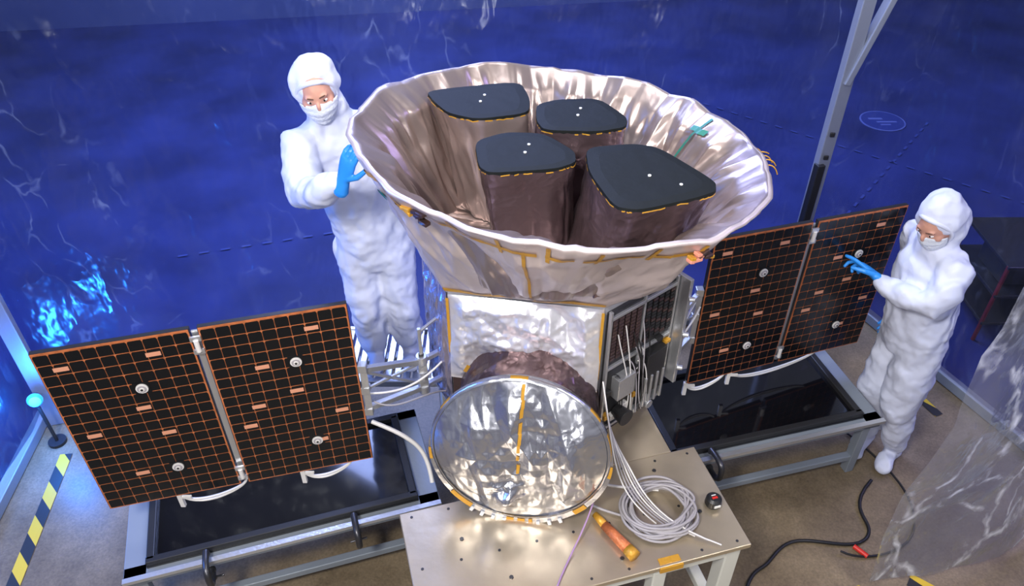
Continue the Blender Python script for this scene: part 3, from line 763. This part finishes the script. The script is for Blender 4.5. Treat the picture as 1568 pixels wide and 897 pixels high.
def hand(parent,wrist,d,pn,thumbside,curl=.25,s=1.0,curls=None):
    """d: pointing direction, pn: palm normal, thumbside: direction of thumb"""
    d=V(d).normalized(); pn=V(pn); pn=(pn-d*pn.dot(d)).normalized(); th=V(thumbside); th=(th-d*th.dot(d)-pn*th.dot(pn)).normalized()
    w=V(wrist); bm=bmesh.new()
    tube(bm,[w-d*.05*s,w,w+d*.03*s,w+d*.065*s,w+d*.088*s],[(.034*s,.028*s),(.028*s,.021*s),(.036*s,.018*s),(.041*s,.016*s),(.039*s,.013*s)],th)
    L=[.075,.083,.077,.060]
    for i in range(4):
        cu=(curls[i] if curls else curl); base=w+d*(.088-.004*abs(i-1))*s+th*(.030-.020*i)*s
        seg=[L[i]*.45,L[i]*.3,L[i]*.25]; p=base-d*.02*s; pts=[p,base]; ang=cu*.4
        spread=th*(.10-.07*i)
        for sg in seg:
            dd=(d*math.cos(ang)+pn*math.sin(ang)+spread*.6).normalized(); pts.append(pts[-1]+dd*sg*s); ang+=cu*1.1
        tube(bm,pts,[.0095*s,.0098*s,.009*s,.0085*s,.0072*s],th,n=10)
    b=w+d*.022*s+th*.026*s
    tube(bm,[b-th*.01*s,b,b+(d*.6+th*.75+pn*.3).normalized()*.036*s,b+(d*.6+th*.75+pn*.3).normalized()*.036*s+(d*.85+th*.35+pn*.4).normalized()*.03*s,
             b+(d*.6+th*.75+pn*.3).normalized()*.036*s+(d*.85+th*.3+pn*.4).normalized()*.052*s],[.013*s,.0135*s,.0115*s,.010*s,.008*s],pn,n=10)
    return bmobj('hand',bm,M['glove'],parent,.0035,2)
def head(parent,c,f,up,hs=1.0):
    f=V(f).normalized(); up=V(up); u=(up-f*up.dot(f)).normalized(); s=f.cross(u)
    c=V(c); P=lambda a,b,h:c+s*a*hs+f*b*hs+u*h*hs
    bm=bmesh.new(); ell(bm,P(0,.022,-.005),s*.072*hs,f*.092*hs,u*.108*hs)
    ell(bm,P(0,.112,-.012),s*.013*hs,f*.020*hs,u*.026*hs)
    ell(bm,P(.026,.095,.030),s*.022*hs,f*.014*hs,u*.008*hs); ell(bm,P(-.026,.095,.030),s*.022*hs,f*.014*hs,u*.008*hs)
    ell(bm,P(.045,.075,-.015),s*.022*hs,f*.025*hs,u*.022*hs); ell(bm,P(-.045,.075,-.015),s*.022*hs,f*.025*hs,u*.022*hs)
    bmobj('face',bm,M['skin'],parent,.006,2)
    for sg in(-1,1):
        bm=bmesh.new(); ell(bm,P(.029*sg,.099,.010),s*.013*hs,f*.009*hs,u*.0055*hs,16,10); bmobj('eye',bm,M['eye'],parent)
        bm=bmesh.new(); ell(bm,P(.029*sg,.1055,.010),s*.005*hs,f*.004*hs,u*.005*hs,12,8); bmobj('iris',bm,M['iris'],parent)
        bm=bmesh.new(); tube(bm,[P(.014*sg,.110,.030),P(.03*sg,.107,.034),P(.045*sg,.095,.029)],[.0025*hs,.003*hs,.002*hs],u,8); bmobj('eyebrow',bm,M['brow'],parent)
    bm=bmesh.new(); rows=[]; NU=24;NV=16
    for j in range(NV+1):
        v=j/NV; row=[]
        for i in range(NU+1):
            a=(i/NU-.5)*2.5
            h=-.004-.105*v-(.012*(abs(a)/1.2)**2)*(1-v)
            if v<.3: h+= .010*math.exp(-(a/.25)**2)
            rad=.082-.012*v*v
            b=.030+math.cos(a)*(.092-.012*(2*v-1)**2)+.010*math.exp(-(a/.3)**2-(v-.25)**2*12)+.002*math.sin(v*22)
            row.append(bm.verts.new(P(math.sin(a)*rad*(1-.25*v*v),b,h)))
        rows.append(row)
    for j in range(NV):
        for i in range(NU): bm.faces.new((rows[j][i],rows[j][i+1],rows[j+1][i+1],rows[j+1][i]))
    o=bmobj('mask',bm,M['mask'],parent); so=o.modifiers.new('solid','SOLIDIFY'); so.thickness=.003
    bm=bmesh.new(); pts=[]
    for i in range(33):
        a=2*math.pi*i/32; pts.append(P(.078*math.cos(a),.062-.03*abs(math.cos(a))**2+.014*math.sin(a),-.008+.092*math.sin(a)))
    tube(bm,pts,[.011*hs]*33,f,10); bmobj('hood_hem',bm,M['suit'],parent,None)
def hoodgeo(bm,c,f,up,neck,shoulders,hs=1.0):
    f=V(f).normalized(); up=V(up); u=(up-f*up.dot(f)).normalized(); s=f.cross(u); c=V(c)
    ell(bm,c-f*.018*hs+u*.012*hs,s*.102*hs,f*.108*hs,u*.125*hs)
    tube(bm,[c-f*.03*hs-u*.03*hs,V(c).lerp(V(neck),.6)-f*.02,V(neck)],[(.095*hs,.095*hs),(.088*hs,.085*hs),(.085*hs,.08*hs)],s)
    a,b=shoulders; tube(bm,[V(neck)+EZ*.03,V(neck)-EZ*.03,(V(a)+V(b))/2-EZ*.05],[(.085,.075),(.12,.092),(.17,.115)],(V(b)-V(a)))
DISP=[(.14,.040),(.05,.014)]
# --- technician by the sun shade
T1=empty('cleanroom_technician',(-.70,3.14,.60))
sh=(V((-.915,3.03,1.98)),V((-.61,3.14,2.0)))
hd=V((-.815,3.06,2.225)); nk=V((-.79,3.09,2.07)); side1=(sh[1]-sh[0]).normalized()
f1=V((.22,-.90,-.28))
bm=bmesh.new()
hoodgeo(bm,hd,f1,V((-.08,-.25,1)),nk,sh)
tube(bm,[(-.67,3.14,1.36),(-.68,3.13,1.48),(-.70,3.12,1.62),(-.73,3.11,1.78),(-.755,3.10,1.92),(-.775,3.10,2.0)],[(.18,.14),(.185,.14),(.17,.135),(.185,.14),(.18,.13),(.13,.10)],side1,24)
tube(bm,[sh[0]+V((.05,.03,0)),sh[0],V((-.905,2.93,1.90)),V((-.865,2.82,1.86)),V((-.80,2.74,1.90)),V((-.72,2.67,1.98)),V((-.675,2.64,2.025))],[.085,.088,.082,.078,.070,.056,.044],side1)
tube(bm,[sh[1]-V((.05,0,0)),sh[1],V((-.56,3.17,1.86)),V((-.54,3.17,1.72)),V((-.50,3.10,1.62)),V((-.46,3.04,1.56))],[.085,.085,.075,.068,.058,.045],side1)
for hx,kx,ax in(((-.765,3.13,1.38),(-.745,3.08,1.0),(-.75,3.15,.70)),((-.59,3.15,1.38),(-.575,3.11,1.0),(-.57,3.17,.70))):
    h,k,a_=V(hx),V(kx),V(ax)
    tube(bm,[h,h.lerp(k,.5),k,k.lerp(a_,.3),k.lerp(a_,.7),a_],[(.108,.12),(.10,.105),(.09,.095),(.088,.095),(.082,.085),(.064,.068)],side1)
    tube(bm,[a_+V((0,.02,-.04)),a_+V((.01,-.06,-.055)),a_+V((.03,-.15,-.06))],[(.045,.04),(.047,.038),(.042,.028)],side1)
bmobj('coverall',bm,M['suit'],T1,.010,2,DISP)
head(T1,hd,f1,V((-.08,-.25,1)))
hand(T1,(-.650,2.615,2.045),(.36,-.02,1),(.7,.7,0),(.5,-.8,.2),.55,1.05)
hand(T1,(-.455,3.03,1.55),(.15,-.25,-.9),(1,0,0),(0,-1,0),.3)

# --- technician inspecting the solar panel
T2=empty('cleanroom_technician',(2.08,3.0,0))
sh=(V((2.03,2.84,1.43)),V((1.99,3.15,1.43)))
hd=V((1.945,2.955,1.635)); nk=V((1.99,2.98,1.49)); side2=(sh[1]-sh[0]).normalized()
f2=V((-.72,-.42,-.50))
bm=bmesh.new()
hoodgeo(bm,hd,f2,V((-.3,-.1,1)),nk,sh)
tube(bm,[(2.07,3.0,.90),(2.07,3.0,1.0),(2.05,3.0,1.12),(2.02,2.99,1.26),(2.0,2.99,1.37),(2.0,2.99,1.44)],[(.175,.15),(.185,.155),(.17,.145),(.18,.145),(.17,.13),(.12,.09)],side2,24)
tube(bm,[sh[0]+V((0,.05,0)),sh[0],V((1.98,2.79,1.35)),V((1.93,2.77,1.28)),V((1.88,2.83,1.265)),V((1.82,2.93,1.26)),V((1.795,2.98,1.26))],[.08,.082,.078,.072,.066,.055,.044],side2)
tube(bm,[sh[1]-V((0,.05,0)),sh[1],V((2.05,3.22,1.28)),V((2.08,3.25,1.14)),V((2.05,3.22,1.02)),V((2.03,3.19,.94))],[.08,.08,.07,.065,.055,.045],side2)
for hx,kx,ax in(((2.09,2.92,.93),(2.09,2.90,.50),(2.19,2.94,.11)),((2.07,3.08,.93),(2.03,3.05,.50),(2.07,3.05,.11))):
    h,k,a_=V(hx),V(kx),V(ax)
    tube(bm,[h,h.lerp(k,.5),k,k.lerp(a_,.3),k.lerp(a_,.75),a_],[(.108,.12),(.104,.11),(.092,.10),(.088,.094),(.078,.082),(.058,.062)],side2)
    tube(bm,[a_+V((.02,.01,-.06)),a_+V((-.04,-.05,-.065)),a_+V((-.09,-.12,-.073))],[(.042,.038),(.046,.038),(.040,.026)],V((.8,-.6,0)))
bmobj('coverall',bm,M['suit'],T2,.010,2,DISP)
head(T2,hd,f2,V((-.3,-.1,1)))
hand(T2,(1.785,3.0,1.262),(-.45,.80,.12),(-.6,-.2,-.8),(-.2,-.2,1),.5,1.15,[.12,.6,.9,1.0])
hand(T2,(2.03,3.18,.93),(-.1,-.1,-1),(-1,0,0),(0,-1,0),.3)

# ------------------------------------------------------------------ lights
def area(name,loc,tgt,e_,size,col=(1,1,1)):
    l=bpy.data.lights.new(name,'AREA'); l.energy=e_; l.size=size; l.color=col
    o=link(bpy.data.objects.new(name,l)); o.location=loc
    o.rotation_euler=(V(tgt)-V(loc)).to_track_quat('-Z','Y').to_euler(); return o
area('key_light',(-1.2,-.6,4.8),(0,2.6,1.2),215,.7,(1,.97,.94))
area('fill_light',(2.8,.2,4.4),(.8,2.8,1.0),75,.8,(1,.97,.94))
area('front_low_light',(.2,-1.2,2.6),(.1,2.4,1.3),40,.8,(1,.98,.97))
area('top_light',(.3,3.0,5.2),(.3,2.9,0),80,1.2,(.95,.97,1))
area('hall_blue_light',(-1,7.5,5.5),(0,7,0),540,3.0,(.45,.55,1))
area('hall_blue_light_side',(-5.5,2.5,3.5),(-3.2,2.8,0),240,2.0,(.1,.3,1))
area('hall_blue_light_right',(6.0,4.5,4.5),(4.0,4.0,0),90,2.0,(.5,.4,1))
l=bpy.data.lights.new('added_blue_lamp_glow','POINT'); l.energy=26; l.color=(.03,.25,1); l.shadow_soft_size=.05  # unseen point light added at the lamp to spread the blue glow
o=link(bpy.data.objects.new('added_blue_lamp_glow',l)); o.location=LP+V((.03,-.06,.03))
w=bpy.data.worlds.new('World'); scene.world=w; w.use_nodes=True
nt=w.node_tree; bg=nt.nodes['Background']
tc=nt.nodes.new('ShaderNodeTexCoord'); n=nt.nodes.new('ShaderNodeTexNoise'); n.inputs['Scale'].default_value=2.2; n.inputs['Detail'].default_value=2  # invented light and dark blobs around the scene for the foil to reflect
nt.links.new(tc.outputs['Generated'],n.inputs['Vector'])
r=nt.nodes.new('ShaderNodeValToRGB'); r.color_ramp.elements[0].position=.42; r.color_ramp.elements[0].color=(.05,.055,.10,1)
r.color_ramp.elements[1].position=.60; r.color_ramp.elements[1].color=(.85,.86,1,1)
nt.links.new(n.outputs['Fac'],r.inputs['Fac']); nt.links.new(r.outputs['Color'],bg.inputs[0]); bg.inputs[1].default_value=.42

# ------------------------------------------------------------------ camera
cam=bpy.data.cameras.new('camera'); cam.sensor_width=36; cam.lens=36*1220/1600; cam.clip_end=100
co=link(bpy.data.objects.new('camera',cam)); co.location=(0,0,3.6); co.rotation_euler=(math.radians(90-39),0,0)
scene.camera=co
